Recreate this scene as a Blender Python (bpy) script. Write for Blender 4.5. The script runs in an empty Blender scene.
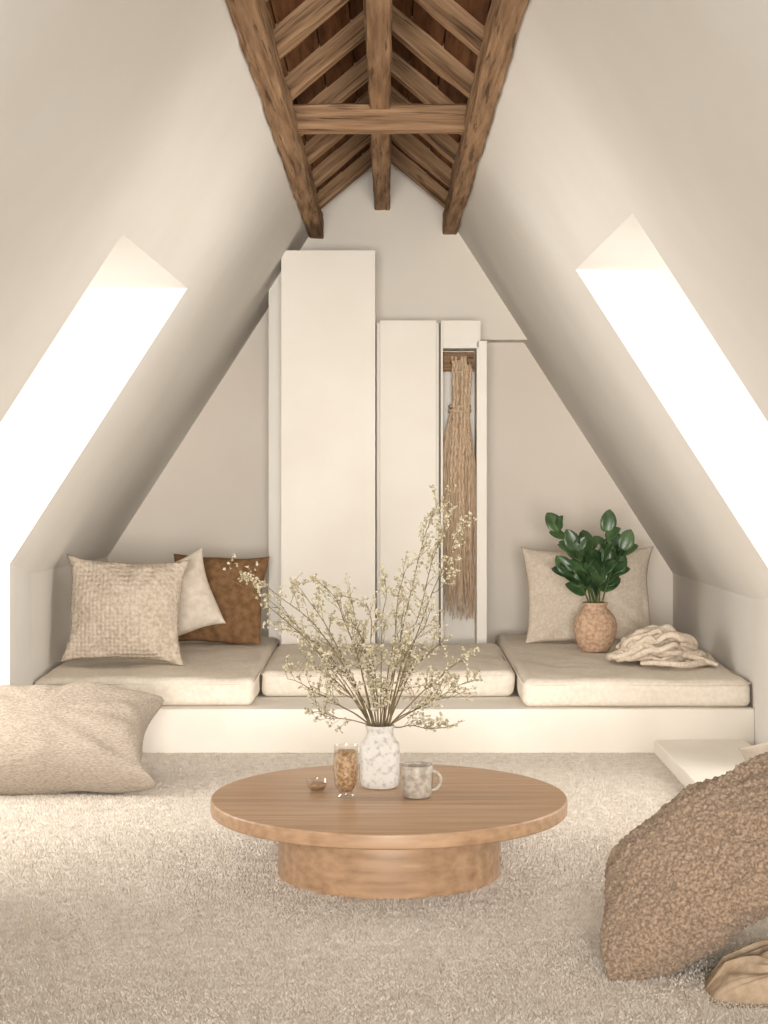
import bpy, bmesh, math, random
from mathutils import Vector, Matrix, Euler, noise
random.seed(7)
S=bpy.context.scene
S.view_settings.view_transform='Standard'
F=1700.0; H=1.6; VX=388.0; VY=456.0
def W(px,py,d): return Vector(((px-VX)*d/F, d, H-(py-VY)*d/F))
def lin(c):
    return tuple(((v/255)/12.92 if v/255<=0.04045 else (((v/255)+0.055)/1.055)**2.4) for v in c)+(1,)
# ---------------- materials
def mat(name,c1,c2=None,rough=.8,cscale=4,bump=0,bscale=50,bdist=.01,stretch=(1,1,1),detail=4,vor=None,spec=.3,sheen=0,ramp=(.35,.65),coords='Object',bstretch=None,cracks=0):
    m=bpy.data.materials.new(name); m.use_nodes=True
    nt=m.node_tree; N=nt.nodes; L=nt.links; b=N['Principled BSDF']
    b.inputs['Roughness'].default_value=rough
    b.inputs['Specular IOR Level'].default_value=spec
    if sheen: b.inputs['Sheen Weight'].default_value=sheen
    tc=N.new('ShaderNodeTexCoord'); mp=N.new('ShaderNodeMapping'); mp.inputs['Scale'].default_value=stretch
    L.new(tc.outputs[coords],mp.inputs['Vector'])
    c1=lin(c1); c2=lin(c2) if c2 else c1
    n=N.new('ShaderNodeTexNoise'); n.inputs['Scale'].default_value=cscale; n.inputs['Detail'].default_value=detail
    L.new(mp.outputs[0],n.inputs['Vector'])
    r=N.new('ShaderNodeValToRGB'); r.color_ramp.elements[0].position=ramp[0]; r.color_ramp.elements[1].position=ramp[1]
    r.color_ramp.elements[0].color=c1; r.color_ramp.elements[1].color=c2
    L.new(n.outputs['Fac'],r.inputs[0]); cout=r.outputs[0]
    if cracks:
        n2=N.new('ShaderNodeTexNoise'); n2.inputs['Scale'].default_value=cscale*1.7; n2.inputs['Detail'].default_value=6; n2.inputs['Distortion'].default_value=.3
        mp3=N.new('ShaderNodeMapping'); mp3.inputs['Scale'].default_value=(stretch[0]*.8,stretch[1]*1.3,stretch[2]*1.3); mp3.inputs['Location'].default_value=(3,7,1)
        L.new(tc.outputs[coords],mp3.inputs['Vector']); L.new(mp3.outputs[0],n2.inputs['Vector'])
        r2=N.new('ShaderNodeValToRGB'); r2.color_ramp.elements[0].position=.34; r2.color_ramp.elements[1].position=.42
        r2.color_ramp.elements[0].color=(cracks,cracks,cracks,1); r2.color_ramp.elements[1].color=(1,1,1,1)
        L.new(n2.outputs['Fac'],r2.inputs[0])
        mx=N.new('ShaderNodeMixRGB'); mx.blend_type='MULTIPLY'; mx.inputs[0].default_value=1
        L.new(cout,mx.inputs[1]); L.new(r2.outputs[0],mx.inputs[2]); cout=mx.outputs[0]
    L.new(cout,b.inputs['Base Color'])
    if bump:
        mp2=N.new('ShaderNodeMapping'); mp2.inputs['Scale'].default_value=bstretch or stretch
        L.new(tc.outputs[coords],mp2.inputs['Vector'])
        if vor is not None:
            t=N.new('ShaderNodeTexVoronoi'); t.inputs['Scale'].default_value=bscale; t.inputs['Randomness'].default_value=vor
            out=t.outputs['Distance']
        else:
            t=N.new('ShaderNodeTexNoise'); t.inputs['Scale'].default_value=bscale; t.inputs['Detail'].default_value=5; out=t.outputs['Fac']
        L.new(mp2.outputs[0],t.inputs['Vector'])
        bp=N.new('ShaderNodeBump'); bp.inputs['Strength'].default_value=bump; bp.inputs['Distance'].default_value=bdist
        if vor is not None: bp.invert=True
        L.new(out,bp.inputs['Height']); L.new(bp.outputs[0],b.inputs['Normal'])
    return m
M={}
M['wall']=mat('plaster_wall',(230,227,222),(226,222,216),rough=.9,cscale=1.5,bump=.12,bscale=14,bdist=.01,spec=.15)
M['panel']=mat('painted_panel',(241,236,228),(237,231,222),rough=.6,cscale=2,bump=.05,bscale=30,bdist=.004)
M['gable']=mat('gable_plaster',(240,233,223),(236,229,218),rough=.9,cscale=1.5,bump=.1,bscale=14,bdist=.01,spec=.15)
M['niche']=mat('niche_plaster',(234,225,214),(230,220,208),rough=.95,cscale=1.5,bump=.12,bscale=14,bdist=.01,spec=.1)
M['platform']=mat('platform_plaster',(238,232,223),(233,226,216),rough=.7,cscale=3,bump=.08,bscale=25,bdist=.005)
M['carpet']=mat('shag_carpet',(221,209,195),(241,232,221),rough=1,cscale=22,spec=.03,sheen=.1,ramp=(.3,.65))
M['linen']=mat('linen_mattress',(224,214,200),(234,225,212),rough=.95,cscale=40,bump=.35,bscale=160,bdist=.004,spec=.1)
M['linen2']=mat('linen_floor_cushion',(166,153,139),(196,184,170),rough=.95,cscale=60,bump=.9,bscale=95,bdist=.009,spec=.1,stretch=(1,1,4))
M['knit']=mat('knit_dotted',(184,168,150),(212,199,184),rough=.95,cscale=50,bump=.8,bscale=42,bdist=.012,vor=.1,spec=.1)
M['cream']=mat('cream_linen',(212,199,184),(226,215,201),rough=.95,cscale=25,bump=.35,bscale=140,bdist=.003,spec=.1)
M['brown']=mat('brown_linen',(118,88,61),(142,109,79),rough=.95,cscale=25,bump=.4,bscale=120,bdist=.003,spec=.1)
M['sand']=mat('sand_linen',(198,184,167),(214,201,186),rough=.95,cscale=60,bump=.35,bscale=140,bdist=.003,spec=.1)
M['boucle']=mat('boucle_brown',(120,101,84),(168,147,127),rough=1,cscale=110,bump=.8,bscale=160,bdist=.005,spec=.05,sheen=.15)
M['tan']=mat('tan_blanket',(158,137,114),(182,161,138),rough=.95,cscale=30,bump=.4,bscale=120,bdist=.004,spec=.1)
M['throw']=mat('throw_cotton',(210,194,176),(229,215,198),rough=.95,cscale=60,bump=.6,bscale=110,bdist=.005,spec=.1)
M['oak']=mat('oak_veneer',(144,113,86),(182,149,118),rough=.38,cscale=2.0,bump=.08,bscale=10,bdist=.002,stretch=(1,18,18),detail=10,spec=.5,ramp=(.25,.7))
M['beam']=mat('aged_timber',(116,89,66),(188,153,120),rough=.85,cscale=1.8,bump=.9,bscale=3.5,bdist=.02,stretch=(1,16,16),detail=9,ramp=(.28,.7),spec=.1,cracks=.42)
M['board']=mat('roof_boards',(84,54,35),(130,90,60),rough=.9,cscale=1.8,bump=.5,bscale=5,bdist=.01,stretch=(12,1.0,12),detail=6,ramp=(.3,.7),spec=.1,cracks=.6)
M['ceramic']=mat('stoneware_jug',(158,153,147),(196,191,185),rough=.5,cscale=45,bump=.2,bscale=40,bdist=.003,ramp=(.32,.5),detail=8)
M['mug']=mat('mug_ceramic',(138,128,117),(172,163,151),rough=.4,cscale=50,ramp=(.35,.6),detail=8)
M['terra']=mat('speckled_terracotta',(172,138,112),(206,176,150),rough=.85,cscale=45,bump=.5,bscale=60,bdist=.005,ramp=(.35,.6))
M['stem']=mat('dry_stem',(98,84,60),(128,112,82),rough=.9,cscale=20)
M['bud']=mat('dry_bud',(204,196,174),(142,130,100),rough=.95,cscale=60)
M['leaf']=mat('glossy_leaf',(36,60,34),(78,106,64),rough=.35,cscale=9,spec=.5)
M['pstem']=mat('plant_stem',(70,88,44),(90,104,58),rough=.6,cscale=9)
M['raffia']=mat('raffia',(172,144,116),(220,198,172),rough=.95,cscale=30,stretch=(6,6,.6),bump=.3,bscale=60)
M['coffee']=mat('milk_coffee',(134,104,76),(186,158,126),rough=.35,cscale=80,bump=.3,bscale=80,ramp=(.4,.6))
M['dark']=mat('dark_gap',(120,112,102),rough=.9)
M['frame']=mat('window_frame_paint',(235,232,226),rough=.5)
M['wax']=mat('votive_wax',(120,96,74),(170,140,112),rough=.5,cscale=60)
def glassmat(name,base,edge):
    m=bpy.data.materials.new(name); m.use_nodes=True; nt=m.node_tree; nt.nodes.clear()
    o=nt.nodes.new('ShaderNodeOutputMaterial'); mx=nt.nodes.new('ShaderNodeMixShader'); t=nt.nodes.new('ShaderNodeBsdfTransparent'); g=nt.nodes.new('ShaderNodeBsdfGlossy')
    g.inputs['Roughness'].default_value=.03; lw=nt.nodes.new('ShaderNodeLayerWeight'); lw.inputs[0].default_value=.5
    mr=nt.nodes.new('ShaderNodeMapRange'); mr.inputs['To Min'].default_value=base; mr.inputs['To Max'].default_value=edge
    t.inputs[0].default_value=(.95,.93,.9,1)
    nt.links.new(lw.outputs['Facing'],mr.inputs[0])
    nt.links.new(mr.outputs[0],mx.inputs[0]); nt.links.new(t.outputs[0],mx.inputs[1]); nt.links.new(g.outputs[0],mx.inputs[2]); nt.links.new(mx.outputs[0],o.inputs[0])
    return m
M['glass']=glassmat('clear_glass',.05,.45); M['pane']=glassmat('window_pane',.03,.3)
# ---------------- helpers
def empty(name,loc=(0,0,0)):
    e=bpy.data.objects.new(name,None); e.location=loc; S.collection.objects.link(e); return e
def link(o,parent=None):
    S.collection.objects.link(o)
    if parent:
        o.parent=parent; o.matrix_parent_inverse=Matrix.Translation(-Vector(parent.location))
    return o
def mobj(name,vs,fs,m,parent=None,smooth=False):
    me=bpy.data.meshes.new(name); me.from_pydata([tuple(v) for v in vs],[],fs); me.update()
    if m: me.materials.append(m)
    if smooth: me.polygons.foreach_set('use_smooth',[True]*len(me.polygons))
    return link(bpy.data.objects.new(name,me),parent)
def box(name,x0,x1,y0,y1,z0,z1,m,parent=None,bev=0.0):
    vs=[(x,y,z) for x in(x0,x1) for y in(y0,y1) for z in(z0,z1)]
    fs=[(0,1,3,2),(4,6,7,5),(0,4,5,1),(2,3,7,6),(0,2,6,4),(1,5,7,3)]
    o=mobj(name,vs,fs,m,parent)
    if bev:
        b=o.modifiers.new('b','BEVEL'); b.width=bev; b.segments=3
    return o
def prism(name,poly,y0,y1,m,parent=None):
    n=len(poly); vs=[(x,y0,z) for x,z in poly]+[(x,y1,z) for x,z in poly]
    fs=[tuple(range(n)),tuple(range(2*n-1,n-1,-1))]+[(i,(i+1)%n,n+(i+1)%n,n+i) for i in range(n)]
    o=mobj(name,vs,fs,m,parent); return o
def lathe(name,prof,loc,m,parent=None,seg=72):
    vs=[];fs=[];n=len(prof)
    for i in range(seg):
        a=2*math.pi*i/seg
        for r,z in prof: vs.append((loc[0]+r*math.cos(a),loc[1]+r*math.sin(a),loc[2]+z))
    for i in range(seg):
        j=(i+1)%seg
        for k in range(n-1): fs.append((i*n+k,j*n+k,j*n+k+1,i*n+k+1))
    o=mobj(name,vs,fs,m,parent,True)
    bm=bmesh.new(); bm.from_mesh(o.data); bmesh.ops.remove_doubles(bm,verts=bm.verts,dist=1e-5)
    bmesh.ops.recalc_face_normals(bm,faces=bm.faces); bm.to_mesh(o.data); bm.free()
    return o
def curves(name,paths,m,bevel=.01,parent=None,res=2,cyc=False,typ='POLY'):
    cu=bpy.data.curves.new(name,'CURVE'); cu.dimensions='3D'; cu.bevel_depth=bevel; cu.bevel_resolution=res; cu.use_fill_caps=True
    for p in paths:
        pts,rad=p if isinstance(p,tuple) else (p,None)
        s=cu.splines.new(typ); s.points.add(len(pts)-1)
        for i,q in enumerate(pts):
            s.points[i].co=(q[0],q[1],q[2],1); s.points[i].radius=rad[i] if rad else 1
        if typ=='NURBS': s.order_u=4; s.use_endpoint_u=True; s.resolution_u=4
        s.use_cyclic_u=cyc; s.use_smooth=True
    cu.materials.append(m)
    return link(bpy.data.objects.new(name,cu),parent)
def pillow(name,w,h,t,loc,rest,m,lean=0,roll=0,yaw=0,N=64,c=.06,wr=.012,seed=0,ex=.5,boucle=0,fscale=3.0,parent=None,ears=0.0,cs=None,lift=.012):
    vs=[];fs=[]
    R=Euler((-lean,roll,yaw),'XYZ').to_matrix()
    so=Vector((seed*7.3,seed*3.1,seed*5.7)); cs=c if cs is None else cs
    def P(u,v,s):
        kk=1+ears*(abs(u*v)**6)
        x=w/2*u*(1-cs*(1-v*v))*kk; z=h/2*v*(1-c*(1-u*u))*kk
        k=max(0,(1-u*u)*(1-v*v)); th=t/2*k**ex*s
        q=Vector((x*fscale,s*.7,z*fscale))+so
        rr=u*u+v*v; e=min(1,rr*.9)
        ang=math.atan2(v,u)
        f=noise.noise(q)*wr*1.8 + noise.noise(Vector((math.cos(ang)*3.2,math.sin(ang)*3.2,rr*.5+seed+s)))*wr*e*2.4 + noise.noise(q*3.1)*wr*.5
        y=th+f*min(1,k*5)*s
        dd=noise.noise(Vector((x*4,9+seed,z*4)))*wr*1.1
        return Vector((x+dd,y,z+dd*.7))
    idx={}
    for s in(1,-1):
        for i in range(N+1):
            for j in range(N+1):
                edge=i in(0,N) or j in(0,N)
                if s==-1 and edge: idx[(s,i,j)]=idx[(1,i,j)]; continue
                u=-math.cos(math.pi*i/N)*.35+ (2*i/N-1)*.65; v=-math.cos(math.pi*j/N)*.35+(2*j/N-1)*.65
                idx[(s,i,j)]=len(vs); vs.append(P(u,v,s))
    for s in(1,-1):
        for i in range(N):
            for j in range(N):
                f=(idx[(s,i,j)],idx[(s,i+1,j)],idx[(s,i+1,j+1)],idx[(s,i,j+1)])
                fs.append(f if s==-1 else f[::-1])
    vs=[R@v for v in vs]
    mz=min(v.z for v in vs)
    sink=.02*h
    out=[]
    for v in vs:
        z=v.z-mz-sink
        if z<0: z=z*.05
        out.append(Vector((v.x+loc[0],v.y+loc[1],z+rest+lift)))
    o=mobj(name,out,fs,m,parent,True)
    if boucle:
        me=o.data; co=[v.co.copy() for v in me.vertices]; no=[v.normal.copy() for v in me.vertices]
        for k,v in enumerate(me.vertices):
            d=noise.voronoi(co[k]*boucle)[0][0]
            d2=noise.noise(co[k]*boucle*2.1)
            v.co=co[k]+no[k]*((.55-d)*.016+d2*.005)
            if v.co.z<rest: v.co.z=rest
        me.update()
    return o
def mattress(name,x0,x1,y0,y1,z0,z1,m,seed=0):
    nx,ny,nz=70,60,10
    bm=bmesh.new(); vs={}
    r=.045; cx,cy,cz=(x0+x1)/2,(y0+y1)/2,(z0+z1)/2; hx,hy,hz=(x1-x0)/2,(y1-y0)/2,(z1-z0)/2
    def vert(i,j,k):
        if (i,j,k) in vs: return vs[(i,j,k)]
        p=Vector(((2*i/nx-1)*hx,(2*j/ny-1)*hy,(2*k/nz-1)*hz))
        q=Vector((max(-hx+r,min(hx-r,p.x)),max(-hy+r,min(hy-r,p.y)),max(-hz+r,min(hz-r,p.z))))
        d=p-q
        if d.length>1e-6: p=q+d.normalized()*r
        n=noise.noise(Vector((p.x*3+seed,p.y*3,p.z*5)))*.012+noise.noise(Vector((p.x*9+seed,p.y*9,p.z*9)))*.006
        if k>nz/2:
            p.z+=n+.008*(1-(p.x/hx)**2)*(1-(p.y/hy)**2)
        if j<ny*.1 or i<nx*.05 or i>nx*.95:
            p.y+=-n*1.2 if j<ny*.1 else 0; p.x+=n*.8
        p=p+Vector((cx,cy,cz)); p.z=max(p.z,z0+.0005)
        vs[(i,j,k)]=bm.verts.new(p); return vs[(i,j,k)]
    for i in range(nx):
        for j in range(ny):
            for k in(0,nz): 
                f=[vert(i,j,k),vert(i+1,j,k),vert(i+1,j+1,k),vert(i,j+1,k)]; bm.faces.new(f if k else f[::-1])
    for i in range(nx):
        for k in range(nz):
            for j in(0,ny):
                f=[vert(i,j,k),vert(i+1,j,k),vert(i+1,j,k+1),vert(i,j,k+1)]; bm.faces.new(f if j==0 else f[::-1])
    for j in range(ny):
        for k in range(nz):
            for i in(0,nx):
                f=[vert(i,j,k),vert(i,j+1,k),vert(i,j+1,k+1),vert(i,j,k+1)]; bm.faces.new(f if i else f[::-1])
    me=bpy.data.meshes.new(name); bm.to_mesh(me); bm.free(); me.materials.append(m)
    me.polygons.foreach_set('use_smooth',[True]*len(me.polygons))
    o=link(bpy.data.objects.new(name,me))
    for zz in (z1-.024,):
        a=.012; pts=[(x0+.05,y0+a-.012),(x1-.05,y0+a-.012),(x1-a+.010,y0+.05),(x1-a+.010,y1-.05),(x1-.05,y1-a),(x0+.05,y1-a),(x0+a-.010,y1-.05),(x0+a-.010,y0+.05)]
        curves('piping',[[(px,py,zz) for px,py in pts]],m,.005,o,2,True)
    return o
def beam(name,p0,p1,w,h,m,parent,seed=0,rough=.006):
    p0=Vector(p0);p1=Vector(p1); L=(p1-p0).length; n=max(4,int(L/.08)); q=3
    vs=[];fs=[]
    prof=[(-1,-1),(1,-1),(1,1),(-1,1)]
    per=[]
    for e in range(4):
        a=prof[e];b=prof[(e+1)%4]
        for t in(.07,.33,.67,.93): per.append((a[0]+(b[0]-a[0])*t,a[1]+(b[1]-a[1])*t))
    K=len(per)
    for i in range(n+1):
        x=L*i/n
        for a,b in per:
            v=Vector((x,a*w/2,b*h/2)); d=noise.noise(Vector((x*4+seed*3.3,a*1.7,b*1.7+seed)))*rough+noise.noise(Vector((x*1.1,seed,0)))*rough+noise.noise(Vector((x*11,a*3,b*3+seed)))*rough*.3
            v.y+=d*(1 if a>0 else -1); v.z+=d*(1 if b>0 else -1); vs.append(v)
    for i in range(n):
        for k in range(K): fs.append((i*K+k,(i+1)*K+k,(i+1)*K+(k+1)%K,i*K+(k+1)%K))
    fs.append(tuple(range(K))); fs.append(tuple(n*K+k for k in reversed(range(K))))
    o=mobj(name,vs,fs,m)
    d=(p1-p0).normalized(); y=Vector((0,0,1)).cross(d).normalized(); z=d.cross(y)
    mt=Matrix((d,y,z)).transposed().to_4x4(); mt.translation=p0
    o.parent=parent; o.matrix_parent_inverse=Matrix.Translation(-Vector(parent.location)); o.matrix_basis=mt
    return o

# ---------------- room shell
YB=12.0; YR=-1.6
KL=[(YR,-1.86),(8.36,-1.86),(9.2,-1.93),(YB,-1.98)]
KR=[(YR,1.92),(8.15,1.92),(9.2,1.975),(YB,2.01)]
LC=(.99,.99,.99)
def kx(K,y):
    for (a,xa),(b,xb) in zip(K,K[1:]):
        if y<=b: return xa+(xb-xa)*(y-a)/(b-a)
    return K[-1][1]
def side(tag,sg,C,K,zs,seg,xb):
    zf=lambda x:H+C-1.55*abs(x)
    xt=sg*(C-(zs-H))/1.55; xo=sg*2.75
    cv=[];cf=[];wv=[];wf=[]
    def q(V,Fc,pts):
        b=len(V); V.extend(pts); Fc.append(tuple(range(b,b+len(pts))))
    for y0,y1,kind in seg:
        k0,k1=kx(K,y0),kx(K,y1)
        if kind=='s':
            q(cv,cf,[(xb,y0,zf(xb)),(xb,y1,zf(xb)),(k1,y1,zf(k1)),(k0,y0,zf(k0))])
            q(wv,wf,[(k0,y0,0),(k1,y1,0),(k1,y1,zf(k1)),(k0,y0,zf(k0))])
        else:
            q(cv,cf,[(xb,y0,zf(xb)),(xb,y1,zf(xb)),(xt,y1,zs),(xt,y0,zs)])
            q(cv,cf,[(xt,y0,zs),(xt,y1,zs),(xo,y1,zs),(xo,y0,zs)])
            for y,k in((y0,k0),(y1,k1)):
                q(wv,wf,[(xt,y,zs),(k,y,zf(k)),(k,y,0),(xo,y,0),(xo,y,zs)])
            q(wv,wf,[(xo,y0,0),(xo,y1,0),(xo,y1,.4),(xo,y0,.4)])
            q(wv,wf,[(xo,y0,zs),(xo,y1,zs),(xo,y1,zs-.12),(xo,y0,zs-.12)])
    mobj('ceiling_'+tag,cv,cf,M['wall']); mobj('wall_'+tag,wv,wf,M['wall'])
    for n,(y0,y1,kind) in enumerate([s for s in seg if s[2]=='d']):
        wi=empty('window_%d'%(n+1+(2 if sg>0 else 0)),(xo,(y0+y1)/2,1.4))  # second window on each side is an unseen addition for fill
        z0,z1=.4,zs-.12
        for nm,a in {'sill':(y0,y1,z0,z0+.06),'head':(y0,y1,z1-.06,z1),'jamb_1':(y0,y0+.06,z0+.06,z1-.06),'jamb_2':(y1-.06,y1,z0+.06,z1-.06),'mullion':((y0+y1)/2-.025,(y0+y1)/2+.025,z0+.06,z1-.06)}.items():
            box(nm,xo-.035,xo+.035,*a,M['frame'],wi,.005)
        box('pane',xo-.004,xo+.004,y0+.06,y1-.06,z0+.06,z1-.06,M['pane'],wi)
        ld=bpy.data.lights.new('daylight','AREA'); ld.shape='RECTANGLE'; ld.size=y1-y0; ld.size_y=z1-z0
        ld.energy=LW[n]; ld.color=LC  # daylight at the seen dormers, added fill at the near ones
        lo=link(bpy.data.objects.new('daylight_'+tag,ld)); tilt=.38 if n==0 else 0
        lo.location=(xo+sg*(.12+.45*(n==0)),(y0+y1)/2-(.12 if n==0 else 0),(z0+z1)/2)
        lo.rotation_euler=Euler((math.radians(90),0,sg*(math.radians(90)-tilt)))
LW=[122,2]  # seen dormers first, then the near pair added for extra light
side('left',-1,2.354,KL,H+.825,[(9.2,YB,'s'),(8.36,9.2,'s'),(6.31,8.36,'d'),(3.9,6.31,'s'),(1.6,3.9,'d'),(YR,1.6,'s')],-.50)  # nearer dormer is unseen, added to let in more light
side('right',1,2.288,KR,H+.893,[(9.2,YB,'s'),(8.15,9.2,'s'),(6.25,8.15,'d'),(3.9,6.25,'s'),(1.6,3.9,'d'),(YR,1.6,'s')],.435)  # nearer dormer added out of view here too, as a light source
# floor: shag carpet made of real tufts over a backing
vs=[(-3,YR,0),(3,YR,0),(3,YB,0),(-3,YB,0)];fs=[(0,1,2,3)]
rs=random.Random(3); y=4.3
cs_=[(math.cos(a),math.sin(a)) for a in (0.3,2.394,4.488)]
while y<9.12:
    st=.009*max(1,(y/6.0)); x=-2.05 if y<8.3 else -1.9; xe=-x
    while x<xe:
        px0=x+rs.uniform(-.5,.5)*st; py0=y+rs.uniform(-.5,.5)*st
        hgt=rs.uniform(.006,.012)+.003*noise.noise(Vector((px0*4,py0*4,0))); r=st*.62; a=rs.uniform(0,6.28); ca,sa=math.cos(a),math.sin(a)
        lx=rs.uniform(-1,1)*.007; ly=rs.uniform(-1,1)*.007
        b=len(vs)
        for cx,cy in cs_: vs.append((px0+r*(cx*ca-cy*sa),py0+r*(cx*sa+cy*ca),0.0005))
        vs.append((px0+lx,py0+ly,hgt))
        fs.append((b,b+1,b+3)); fs.append((b+1,b+2,b+3)); fs.append((b+2,b,b+3))
        x+=st
    y+=st
mobj('floor',vs,fs,M['carpet'],None,True)
mobj('wall_back',[(-2.1,YB,0),(2.1,YB,0),(2.1,YB,1.0),(0,YB,4.0),(-2.1,YB,1.0)],[(0,1,2,3,4)],M['niche'])
zb=lambda x:3.70-.85*abs(x+.03)
YG=11.7
prism('wall_gable',[(-.70,2.6),(.60,2.40),(.985,2.40),(.50,3.16),(.50,zb(.50)),(-.03,3.72),(-.56,zb(-.56)),(-.56,3.13),(-.70,2.87)],YG,YB-.01,M['gable'])
for nm,a in {'wall_rear':(-2.1,-1.3,0,3.8),'wall_rear.001':(1.3,2.1,0,3.8),'wall_rear.002':(-1.3,1.3,0,.4),'wall_rear.003':(-1.3,1.3,2.6,3.8)}.items():
    box(nm,a[0],a[1],YR-.1,YR,a[2],a[3],M['wall'])
wr_=empty('window_5',(0,YR-.05,1.5))  # unseen window added behind the camera to hold a fill lamp
for nm,a in {'sill':(-1.3,1.3,.4,.47),'head':(-1.3,1.3,2.53,2.6),'jamb_1':(-1.3,-1.23,.47,2.53),'jamb_2':(1.23,1.3,.47,2.53),'mullion':(-.03,.03,.47,2.53)}.items():
    box(nm,a[0],a[1],YR-.08,YR-.02,a[2],a[3],M['frame'],wr_,.005)
box('pane',-1.23,1.23,YR-.054,YR-.046,.47,2.53,M['pane'],wr_)
ld=bpy.data.lights.new('daylight','AREA'); ld.shape='RECTANGLE'; ld.size=2.5; ld.size_y=2.1; ld.energy=114; ld.color=LC; ld.spread=math.radians(54)  # added fill lamp, narrowed to brighten the far end
lo=link(bpy.data.objects.new('daylight_rear',ld)); lo.location=(0,YR-.2,1.5); lo.rotation_euler=Euler((math.radians(90),0,0))
# ---------------- timber roof
tf=empty('timber_roof_frame',(0,6,3.4))
for sx,nm in((-1,'boards_1'),(1,'boards_2')):
    vs=[];fs=[]
    x0=-.03; x1=-.60 if sx<0 else .54; n=4
    for i in range(n):
        xa=x0+(x1-x0)*i/n; xb=x0+(x1-x0)*((i+1)/n-.012); off=random.uniform(0,.012)
        b=len(vs)
        for dz in(0,.03):
            vs+=[(xa,YR,zb(xa)+off+dz),(xb,YR,zb(xb)+off+dz),(xb,YG,zb(xb)+off+dz),(xa,YG,zb(xa)+off+dz)]
        fs+=[(b,b+1,b+2,b+3),(b+7,b+6,b+5,b+4),(b,b+4,b+5,b+1),(b+1,b+5,b+6,b+2),(b+2,b+6,b+7,b+3),(b+3,b+7,b+4,b)]
    b=len(vs); vs+=[(x0,YR,zb(x0)+.045),(x0,YG,zb(x0)+.045),(x1,YG,zb(x1)+.045),(x1,YR,zb(x1)+.045)]; fs.append((b,b+1,b+2,b+3))
    mobj(nm,vs,fs,M['board'],tf)
beam('purlin_1',(-.492,YR,3.178),(-.492,YG,3.168),.10,.14,M['beam'],tf,1)
beam('purlin_2',(.425,YR,3.208),(.425,YG,3.195),.10,.14,M['beam'],tf,2)
beam('ridge_beam',(-.04,YR,3.38),(-.04,YG,3.37),.106,.16,M['beam'],tf,3)
for i,y in enumerate((2.6,8.36)):
    beam('tie_beam_%d'%i,(-.49,y,3.258),(.42,y,3.258),.12,.125,M['beam'],tf,4+i)
y=11.25;i=0
while y>YR:
    for sx in(-1,1):
        xe=-.52 if sx<0 else .46
        beam('rafter_%d_%d'%(i,sx+1),(xe,y,zb(xe)-.045),(-.03,y,zb(-.03)-.045),.11,.10,M['beam'],tf,10+i*2+sx,.008)
    y-=.86;i+=1
# ---------------- built-in joinery
col=empty('built_in_column',(-.4,11.3,.24))
z2=lambda x:H+2.354-1.55*abs(x)-.004
prism('front',[(-.69,.241),(-.083,.241),(-.083,2.93),(-.662,2.93),(-.69,z2(.69))],11.0,11.4,M['panel'],col)
prism('rear',[(-.80,.241),(-.10,.241),(-.10,2.9),(-.68,2.895),(-.80,z2(.80))],11.4,YG+.02,M['panel'],col)
wd=empty('built_in_wardrobe',(.3,11.4,.24))
box('door_panel',-.053,.318,11.2,11.23,.241,2.495,M['panel'],wd,.004)
box('carcass',-.075,.335,11.235,YG+.1,.241,2.48,M['panel'],wd)
box('gap',.319,.348,11.24,11.26,.241,2.48,M['dark'],wd)
box('stile_1',.348,.362,11.2,11.5,.241,2.495,M['panel'],wd,.003)
box('header',.362,.600,11.2,11.5,2.31,2.495,M['panel'],wd,.004)
box('stile_2',.585,.652,11.2,YG+.1,.241,2.36,M['panel'],wd,.004)
box('recess_back',.340,.60,11.5,11.53,.241,2.495,M['panel'],wd)
box('side_gap',.600,.61,11.21,11.4,2.36,2.49,M['panel'],wd)
pg=empty('wooden_peg_rail',(.45,11.4,2.24))
beam('rail',(.370,11.42,2.235),(.53,11.42,2.235),.07,.12,M['beam'],pg,40,.003)
beam('peg_1',(.43,11.39,2.23),(.43,11.27,2.245),.028,.028,M['beam'],pg,41,.002)
beam('peg_2',(.55,11.39,2.20),(.55,11.30,2.215),.028,.028,M['beam'],pg,42,.002)
box('backplate',.368,.580,11.455,11.495,2.17,2.30,M['beam'],pg)
# raffia hank
paths=[]
tx=.478
for i in range(300):
    a=random.uniform(0,2*math.pi); r=math.sqrt(random.random())
    ex=tx+r*math.cos(a)*.115 -.01; ey=11.33+r*math.sin(a)*.045
    if ey<11.235: ey=11.24
    zb_=random.uniform(.50,1.0) if random.random()<.8 else random.uniform(1.0,1.5)
    pts=[]
    n=16
    z0=2.24-random.random()*.02
    for k in range(n+1):
        t=k/n; z=z0+(zb_-z0)*t
        wv=.35+.65*min(1,max(0,(2.05-z)/.5))
        if z>2.1: wv=.35
        pin=math.exp(-((z-1.93)/.05)**2)*.35
        wv*=(1-pin)
        x=tx+(ex-tx)*wv+noise.noise(Vector((i*.7,z*2.2,0)))*.045*t
        yy=11.33+(ey-11.33)*wv+noise.noise(Vector((i*.7,z*2.2,5)))*.012*t
        pts.append((max(.366,min(.582,x)),yy,z))
    paths.append((pts,[1-.5*(k/n) for k in range(n+1)]))
hk=empty('hanging_raffia_macrame',(.478,11.33,2.24))
curves('strands',paths,M['raffia'],.0055,hk,1)
for bi,(bx,zz0,zz1) in enumerate([(.44,2.26,1.35),(.495,2.26,1.15),(.53,2.2,1.6)]):
    bp=[]
    for s in range(3):
        pts=[]
        for k in range(70):
            t=k/69; ph=t*26+s*2.094
            pts.append((bx+math.sin(ph)*.014+.01*math.sin(t*5+bi),11.285-bi*.004+math.cos(2*ph)*.007,zz0+(zz1-zz0)*t))
        bp.append(pts)
    curves('braid_%d'%bi,bp,M['raffia'],.010,hk,2)
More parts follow.
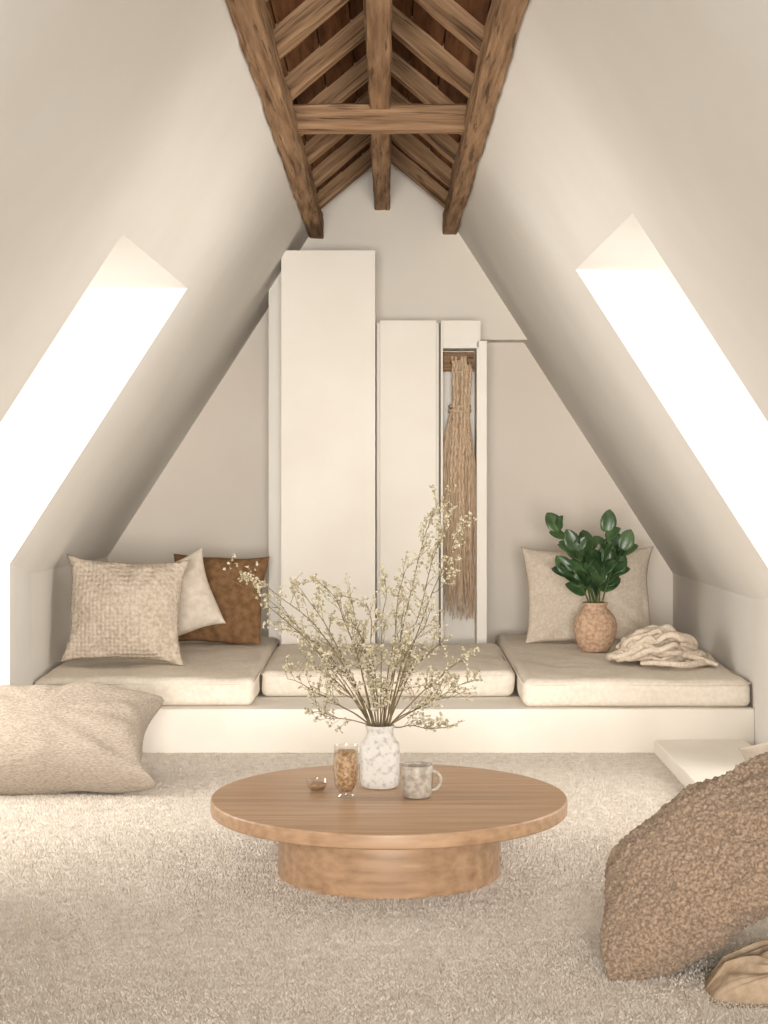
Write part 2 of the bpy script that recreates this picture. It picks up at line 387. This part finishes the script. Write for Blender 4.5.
for k,(zz,rr) in enumerate([(1.93,.066),(1.90,.068),(2.16,.045)]):
    curves('wrap_%d'%k,[[(tx+rr*math.cos(a*.2618),11.325+rr*.75*math.sin(a*.2618),zz+.004*math.sin(a)) for a in range(24)]],M['raffia'],.011,hk,2,True)

# ---------------- platform, step, mattresses
def prismz(name,poly,z0,z1,m,bev=.008):
    n=len(poly); vs=[(x,y,z0) for x,y in poly]+[(x,y,z1) for x,y in poly]
    fs=[tuple(range(n))[::-1],tuple(range(n,2*n))]+[(i,(i+1)%n,n+(i+1)%n,n+i) for i in range(n)]
    o=mobj(name,vs,fs,m); b=o.modifiers.new('b','BEVEL'); b.width=bev; b.segments=3; return o
prismz('raised_platform',[(kx(KL,9.13),9.13),(kx(KR,9.13),9.13),(2.0,11.98),(-1.97,11.98)],.001,.24,M['platform'])
prismz('low_step',[(1.43,6.75),(1.91,6.75),(1.915,9.125),(1.43,9.125)],.001,.078,M['platform'],.006)
ZM=.39
mattress('daybed_mattress',-1.925,-.725,9.21,11.38,.24,ZM,M['linen'],1)
mattress('daybed_mattress.001',-.715,.715,9.56,10.97,.24,ZM,M['linen'],2)
mattress('daybed_mattress.002',.73,1.965,9.17,11.6,.24,ZM,M['linen'],3)
# ---------------- cushions
pillow('knit_throw_pillow',.68,.60,.30,(-1.51,9.78),ZM,M['knit'],lean=.25,roll=.05,yaw=.10,seed=1,c=.09,wr=.018,ears=.05)
pillow('cream_throw_pillow',.54,.48,.28,(-1.33,10.42),ZM,M['cream'],lean=.25,roll=-.34,yaw=.0,seed=2,c=.07,wr=.016,ears=.04)
pillow('brown_throw_pillow',.62,.58,.26,(-1.10,10.92),ZM,M['brown'],lean=.25,roll=.04,yaw=-.15,seed=3,c=.05,wr=.022)
pillow('sand_throw_pillow',.84,.62,.26,(1.30,11.0),ZM,M['sand'],lean=.28,roll=0,yaw=.05,seed=4,c=.07,wr=.018,ears=.03)
pillow('floor_cushion',1.04,.56,.40,(-1.66,8.16),0,M['linen2'],lean=1.0,roll=.02,yaw=.04,seed=12,c=.02,cs=.08,ex=.28,wr=.02,N=100,fscale=2.2,ears=.08,lift=0)
pillow('boucle_cushion',.82,.62,.36,(1.03,5.36),0,M['boucle'],lean=1.2,roll=-.60,yaw=-.35,seed=6,c=.03,ex=.42,wr=.02,N=270,boucle=48,lift=0)
pillow('linen_floor_pillow',.6,.60,.24,(1.66,6.25),0,M['cream'],lean=.4,roll=-.2,yaw=.3,seed=8,lift=0)
def cloth(name,cx,cy,a,b,h,z0,m,seed,rot=0,N=220,freq=9,amp=.035):
    vs=[];fs=[]
    for i in range(N+1):
        for j in range(N+1):
            u=2*i/N-1;v=2*j/N-1
            r=(abs(u)**3.2+abs(v)**3.2)**(1/3.2)
            d=max(0,1-r)
            hh=h*(1-(1-min(1,d*2.0))**2.0)
            w1=noise.noise(Vector((u*1.5+seed,v*1.5,0))); w2=noise.noise(Vector((u*1.5,v*1.5+seed,8)))
            s=(v*.9-.5*u)+w1*.7; tt=(u*.9+.5*v)+w2*.5
            r1=max(0,1-abs(noise.noise(Vector((s*3.2,tt*1.1,seed))))*3.2)
            r2=max(0,1-abs(noise.noise(Vector((s*6.5,tt*2.2,seed+5))))*3.0)
            fo=r1*.9+r2*.45
            z=z0+.004+hh+fo*amp*min(1,d*8)
            edge=1+noise.noise(Vector((math.atan2(v,u)*2.2,seed,0)))*.16
            x=u*a*edge;y=v*b*edge
            vs.append((cx+x*math.cos(rot)-y*math.sin(rot),cy+x*math.sin(rot)+y*math.cos(rot),max(z0+.001,z)))
    for i in range(N):
        for j in range(N):
            k=i*(N+1)+j; fs.append((k,k+N+1,k+N+2,k+1))
    return mobj(name,vs,fs,m,None,True)
cloth('folded_blanket',1.39,5.13,.42,.20,.07,0,M['tan'],3.3,.05,amp=.045)
# knotted cotton throw
pp=[]
for s in range(50):
    cx0,cy0=1.57,9.87; pts=[]
    e1=random.uniform(.10,.30); e2=random.uniform(.06,.28); ox=random.uniform(-.06,.07); oy=random.uniform(-.06,.06)
    st=random.uniform(0,6.28); sp=random.uniform(1.8,4.2); lv_=(s%6)/5
    for k in range(18):
        t=k/17; a=st+sp*t
        x=cx0+(ox+e1*math.cos(a))*(1-.3*lv_)+.05*noise.noise(Vector((s,t*3,0)))
        y=cy0+(oy+e2*math.sin(a))*(1-.3*lv_)
        z=max(ZM+.026,ZM+.034+.15*lv_*(1-min(1,((x-cx0)/.30)**2))+.045*noise.noise(Vector((s,t*4,7))))
        pts.append((x,y,z))
    pp.append((pts,[.6+.4*math.sin(math.pi*k/17) for k in range(18)]))
for s in range(10):
    x0,y0=1.66,9.75+s*.022; pts=[(x0+.035*k,y0-.018*k+.01*math.sin(k+s),ZM+.026+.06*(1-k/6)) for k in range(7)]
    pp.append((pts,[1,1,.9,.9,.8,.7,.5]))
curves('knotted_cotton_throw',pp,M['throw'],.020,None,3,False,'NURBS')
# ---------------- coffee table
TX,TY,TR,TZ=(389-VX)*6.54/F,6.54,.683,.296
ct=empty('round_coffee_table',(TX,TY,0))
def disc(name,r,z0,z1,bv,m,ty):
    prof=[(0,z0),(r-bv,z0)]+[(r-bv+bv*math.sin(a*math.pi/12),z0+bv-bv*math.cos(a*math.pi/12)) for a in range(1,7)]+[(r-bv+bv*math.cos(a*math.pi/12),z1-bv+bv*math.sin(a*math.pi/12)) for a in range(0,6)]+[(r-bv,z1),(0,z1)]
    o=lathe(name,prof,(0,0,0),m,None,128); o.location=(TX,ty,0); o.parent=ct; o.matrix_parent_inverse=Matrix.Translation((-TX,-TY,0))
    e=o.modifiers.new('e','EDGE_SPLIT'); e.split_angle=math.radians(30); return o
disc('top',TR,TZ-.055,TZ,.008,M['oak'],TY)
disc('base',.425,.0,TZ-.055,.003,M['oak'],TY)
# ---------------- ceramic vase + dried flowers
vx,vy=(380-VX)*6.7/F,6.70
lathe('ceramic_jug',[(0,.0),(.064,.0),(.072,.006),(.077,.03),(.078,.08),(.078,.15),(.074,.172),(.062,.188),(.054,.198),(.052,.222),(.057,.236),(.058,.242),(.054,.244),(.049,.238),(.046,.215),(.05,.19),(.066,.16),(.07,.08),(.068,.02),(0,.012)],(vx,vy,TZ+.001),M['ceramic'])
bq=empty('dried_flower_bouquet',(vx,vy,TZ+.24))
stems=[];buds=[]
random.seed(11)
def bez(a,b,c,t): return a*(1-t)**2+b*2*t*(1-t)+c*t*t
def twig(p,d,L,depth):
    n=4; pts=[p.copy()]; q=p.copy(); dd=d.copy()
    for k in range(n):
        dd=(dd+Vector((random.gauss(0,.16),random.gauss(0,.16),random.gauss(.04,.14)))).normalized(); q=q+dd*(L/n); pts.append(q.copy())
        if depth>0:
            ax=(dd+Vector((random.gauss(0,.7),random.gauss(0,.7),random.gauss(.1,.55)))).normalized()
            twig(q,ax,L*random.uniform(.3,.55),depth-1)
        if k>=1 and random.random()<.8: buds.append((q+Vector((random.gauss(0,.004),random.gauss(0,.004),random.gauss(0,.004))),random.uniform(.003,.006)))
    stems.append((pts,[(.30+.16*depth)*(1-.4*k/n) for k in range(n+1)]))
    buds.append((q,random.uniform(.0045,.0078)))
def stem(px,py,dy,full=1.0,bend=.5,start=.35,lush=1.0):
    tip=W(px,py,6.7); tip.y=vy+dy
    base=Vector((vx+random.uniform(-.025,.025),vy+random.uniform(-.025,.025),TZ+.05)); neck=Vector((vx+max(-.036,min(.036,(tip.x-vx)*.12)),vy+max(-.03,min(.03,dy*.12)),TZ+.24))
    mid=neck+(tip-neck)*.45; mid.z=neck.z+(tip.z-neck.z)*(.45+bend*.35); mid.x=neck.x+(tip.x-neck.x)*(.45-bend*.18)
    pts=[base]; n=14
    for k in range(n+1):
        t=k/n; q=bez(neck,mid,tip,t); q+=Vector((noise.noise(Vector((px,t*3,0))),noise.noise(Vector((px,t*3,4))),noise.noise(Vector((px,t*3,9)))))*.03*t
        pts.append(q)
    stems.append((pts,[1.25]+[1.25-.8*k/n for k in range(n+1)]))
    for k in range(2,len(pts)):
        t=(k-1)/n
        if t<start or random.random()>lush: continue
        d=(pts[k]-pts[k-1]).normalized()
        for _ in range(2 if tall_ and t>.7 else 1):
            ax=(d*1.0+Vector((random.gauss(0,.6),random.gauss(0,.6),random.gauss(.1,.45)))).normalized()
            twig(pts[k],ax,random.uniform(.05,.13)*(1.15-.45*t)*full,1)
T=[(228,576,-.05),(246,588,.1),(262,580,-.1),(282,625,.12),(300,590,.05),(322,582,-.1),(336,606,.15),(350,595,-.12),(366,604,.02),(352,640,.2),(384,582,.15),(405,570,-.05),(450,522,.0),(436,506,.05),(462,530,.03),(412,594,.12),(428,612,-.12),(446,640,.1),(466,656,-.05),(474,684,.08),(452,690,-.18),(306,714,.02),(286,682,.1),(312,660,-.15),(446,728,.0),(404,640,-.2),(330,650,-.18),(420,655,.2),(370,655,-.2),(388,680,-.22)]
for a,b,dy in T:
    tall_=b<535
    stem(a,b,dy,1.0,random.uniform(.2,.8),.35 if not tall_ else .5,.95 if not tall_ else 1)
curves('stems',stems,M['stem'],.0028,bq,0)
bv=[];bf=[]
for p,r in buds:
    b=len(bv); rx=Euler((random.random()*3,random.random()*3,random.random()*3)).to_matrix()
    for d in[(1,0,0),(-1,0,0),(0,1,0),(0,-1,0),(0,0,1.3),(0,0,-1.3)]: bv.append(p+rx@Vector(d)*r)
    for f in[(0,2,4),(2,1,4),(1,3,4),(3,0,4),(2,0,5),(1,2,5),(3,1,5),(0,3,5)]: bf.append(tuple(b+k for k in f))
mobj('blossoms',bv,bf,M['bud'],bq)
# ---------------- mug
mx,my=(417-VX)*6.5/F,6.5
mg=empty('coffee_mug',(mx,my,TZ))
lathe('cup',[(0,.0),(.046,.0),(.054,.006),(.059,.03),(.061,.08),(.061,.122),(.059,.125),(.057,.122),(.056,.06),(.050,.012),(0,.010)],(mx,my,TZ+.001),M['mug'],mg)
curves('handle',[[(mx+.056+.034*math.sin(a*math.pi/12),my-.01,TZ+.066+.036*math.cos(a*math.pi/12)) for a in range(13)]],M['mug'],.0075,mg,3)
lathe('drink',[(0,.10),(.0565,.10)],(mx,my,TZ+.001),M['coffee'],mg)
gx,gy=(346-VX)*6.5/F,6.50
gl=empty('latte_glass',(gx,gy,TZ))
lathe('tumbler',[(0,0),(.032,0),(.034,.006),(.026,.014),(.028,.022),(.042,.045),(.049,.09),(.049,.14),(.045,.185),(.047,.197)],(gx,gy,TZ+.001),M['glass'],gl)
lathe('latte',[(0,.024),(.024,.024),(.039,.046),(.0465,.09),(.0465,.14),(.0435,.176),(0,.177)],(gx,gy,TZ+.001),M['coffee'],gl)
dx,dy=(317-VX)*6.62/F,6.62
vo=empty('glass_votive',(dx,dy,TZ))
lathe('bowl',[(0,0),(.026,0),(.028,.004),(.038,.02),(.042,.044)],(dx,dy,TZ+.001),M['glass'],vo)
lathe('wax',[(0,.003),(.025,.004),(.036,.022),(.037,.028),(0,.030)],(dx,dy,TZ+.001),M['wax'],vo)
# ---------------- potted plant
px_,py_=(595-VX)*10.45/F,10.45
pl=empty('potted_plant',(px_,py_,ZM))
ZP=ZM+.012
lathe('pot',[(0,0),(.075,0),(.088,.006),(.112,.05),(.130,.11),(.134,.16),(.124,.205),(.098,.242),(.072,.262),(.068,.275),(.078,.292),(.080,.298),(.074,.300),(.062,.280),(.066,.262),(.09,.24),(.11,.2),(0,.19)],(px_,py_,ZP),M['terra'],pl)
random.seed(5)
lv=[];lf=[];ps=[]
def leaf(p,d,up,L,Wd):
    d=d.normalized(); s=d.cross(up)
    if s.length<.01: s=Vector((1,0,0))
    s.normalize(); n=s.cross(d).normalized()
    b=len(lv); nn=10
    for k in range(nn+1):
        t=k/nn; w=Wd*(math.sin(math.pi*t**.85)**.6)*(1 if t<1 else 0)+.001
        c=p+d*L*t-n*(.22*L*t*t)
        lv.extend([c+s*w+n*w*.25,c+s*w*.5+n*w*.06,c,c-s*w*.5+n*w*.06,c-s*w+n*w*.25])
    for k in range(nn):
        for q in range(4): a=b+k*5+q; lf.append((a,a+1,a+6,a+5))
Z0=ZP+.27
tips=[(560,532),(574,550),(588,552),(606,532),(620,550),(602,566),(570,574),(612,574),(584,562)]
for ti,(a,b) in enumerate(tips):
    tip=W(a,b,10.45); tip.y+=random.uniform(-.12,.12)
    base=Vector((px_+random.uniform(-.03,.03),py_+random.uniform(-.03,.03),Z0-.05))
    mid=(base+tip)/2; mid.z+=.05; mid.x=base.x+(tip.x-base.x)*.3
    pts=[bez(base,mid,tip,k/10) for k in range(11)]; ps.append((pts,[1-.06*k for k in range(11)]))
    for k in range(4,11):
        d=(pts[k]-pts[k-1]).normalized()
        sd=Vector((math.cos(k*2.4+ti),math.sin(k*2.4+ti)*.8,.15))
        L=random.uniform(.09,.15)
        leaf(pts[k],d*.7+sd*.8,Vector((random.uniform(-.4,.4),-.8,.8)),L,L*.34)
    leaf(pts[-1],(pts[-1]-pts[-2])+Vector((0,0,.01)),Vector((0,-1,.3)),.14,.05)
curves('stems',ps,M['pstem'],.006,pl,2)
lo_=mobj('leaves',lv,lf,M['leaf'],pl,True); so=lo_.modifiers.new('s','SOLIDIFY'); so.thickness=.0015
# ---------------- world + camera
w=bpy.data.worlds.new('World'); S.world=w; w.use_nodes=True
w.node_tree.nodes['Background'].inputs[0].default_value=(1,.98,.95,1); w.node_tree.nodes['Background'].inputs[1].default_value=1.2
cd=bpy.data.cameras.new('camera'); cam=link(bpy.data.objects.new('camera',cd)); cam.location=(0,0,H); cam.rotation_euler=(math.radians(90),0,0)
cd.sensor_width=36; cd.lens=F/1024*36; cd.shift_y=-56/1024; cd.shift_x=-4/1024
S.camera=cam
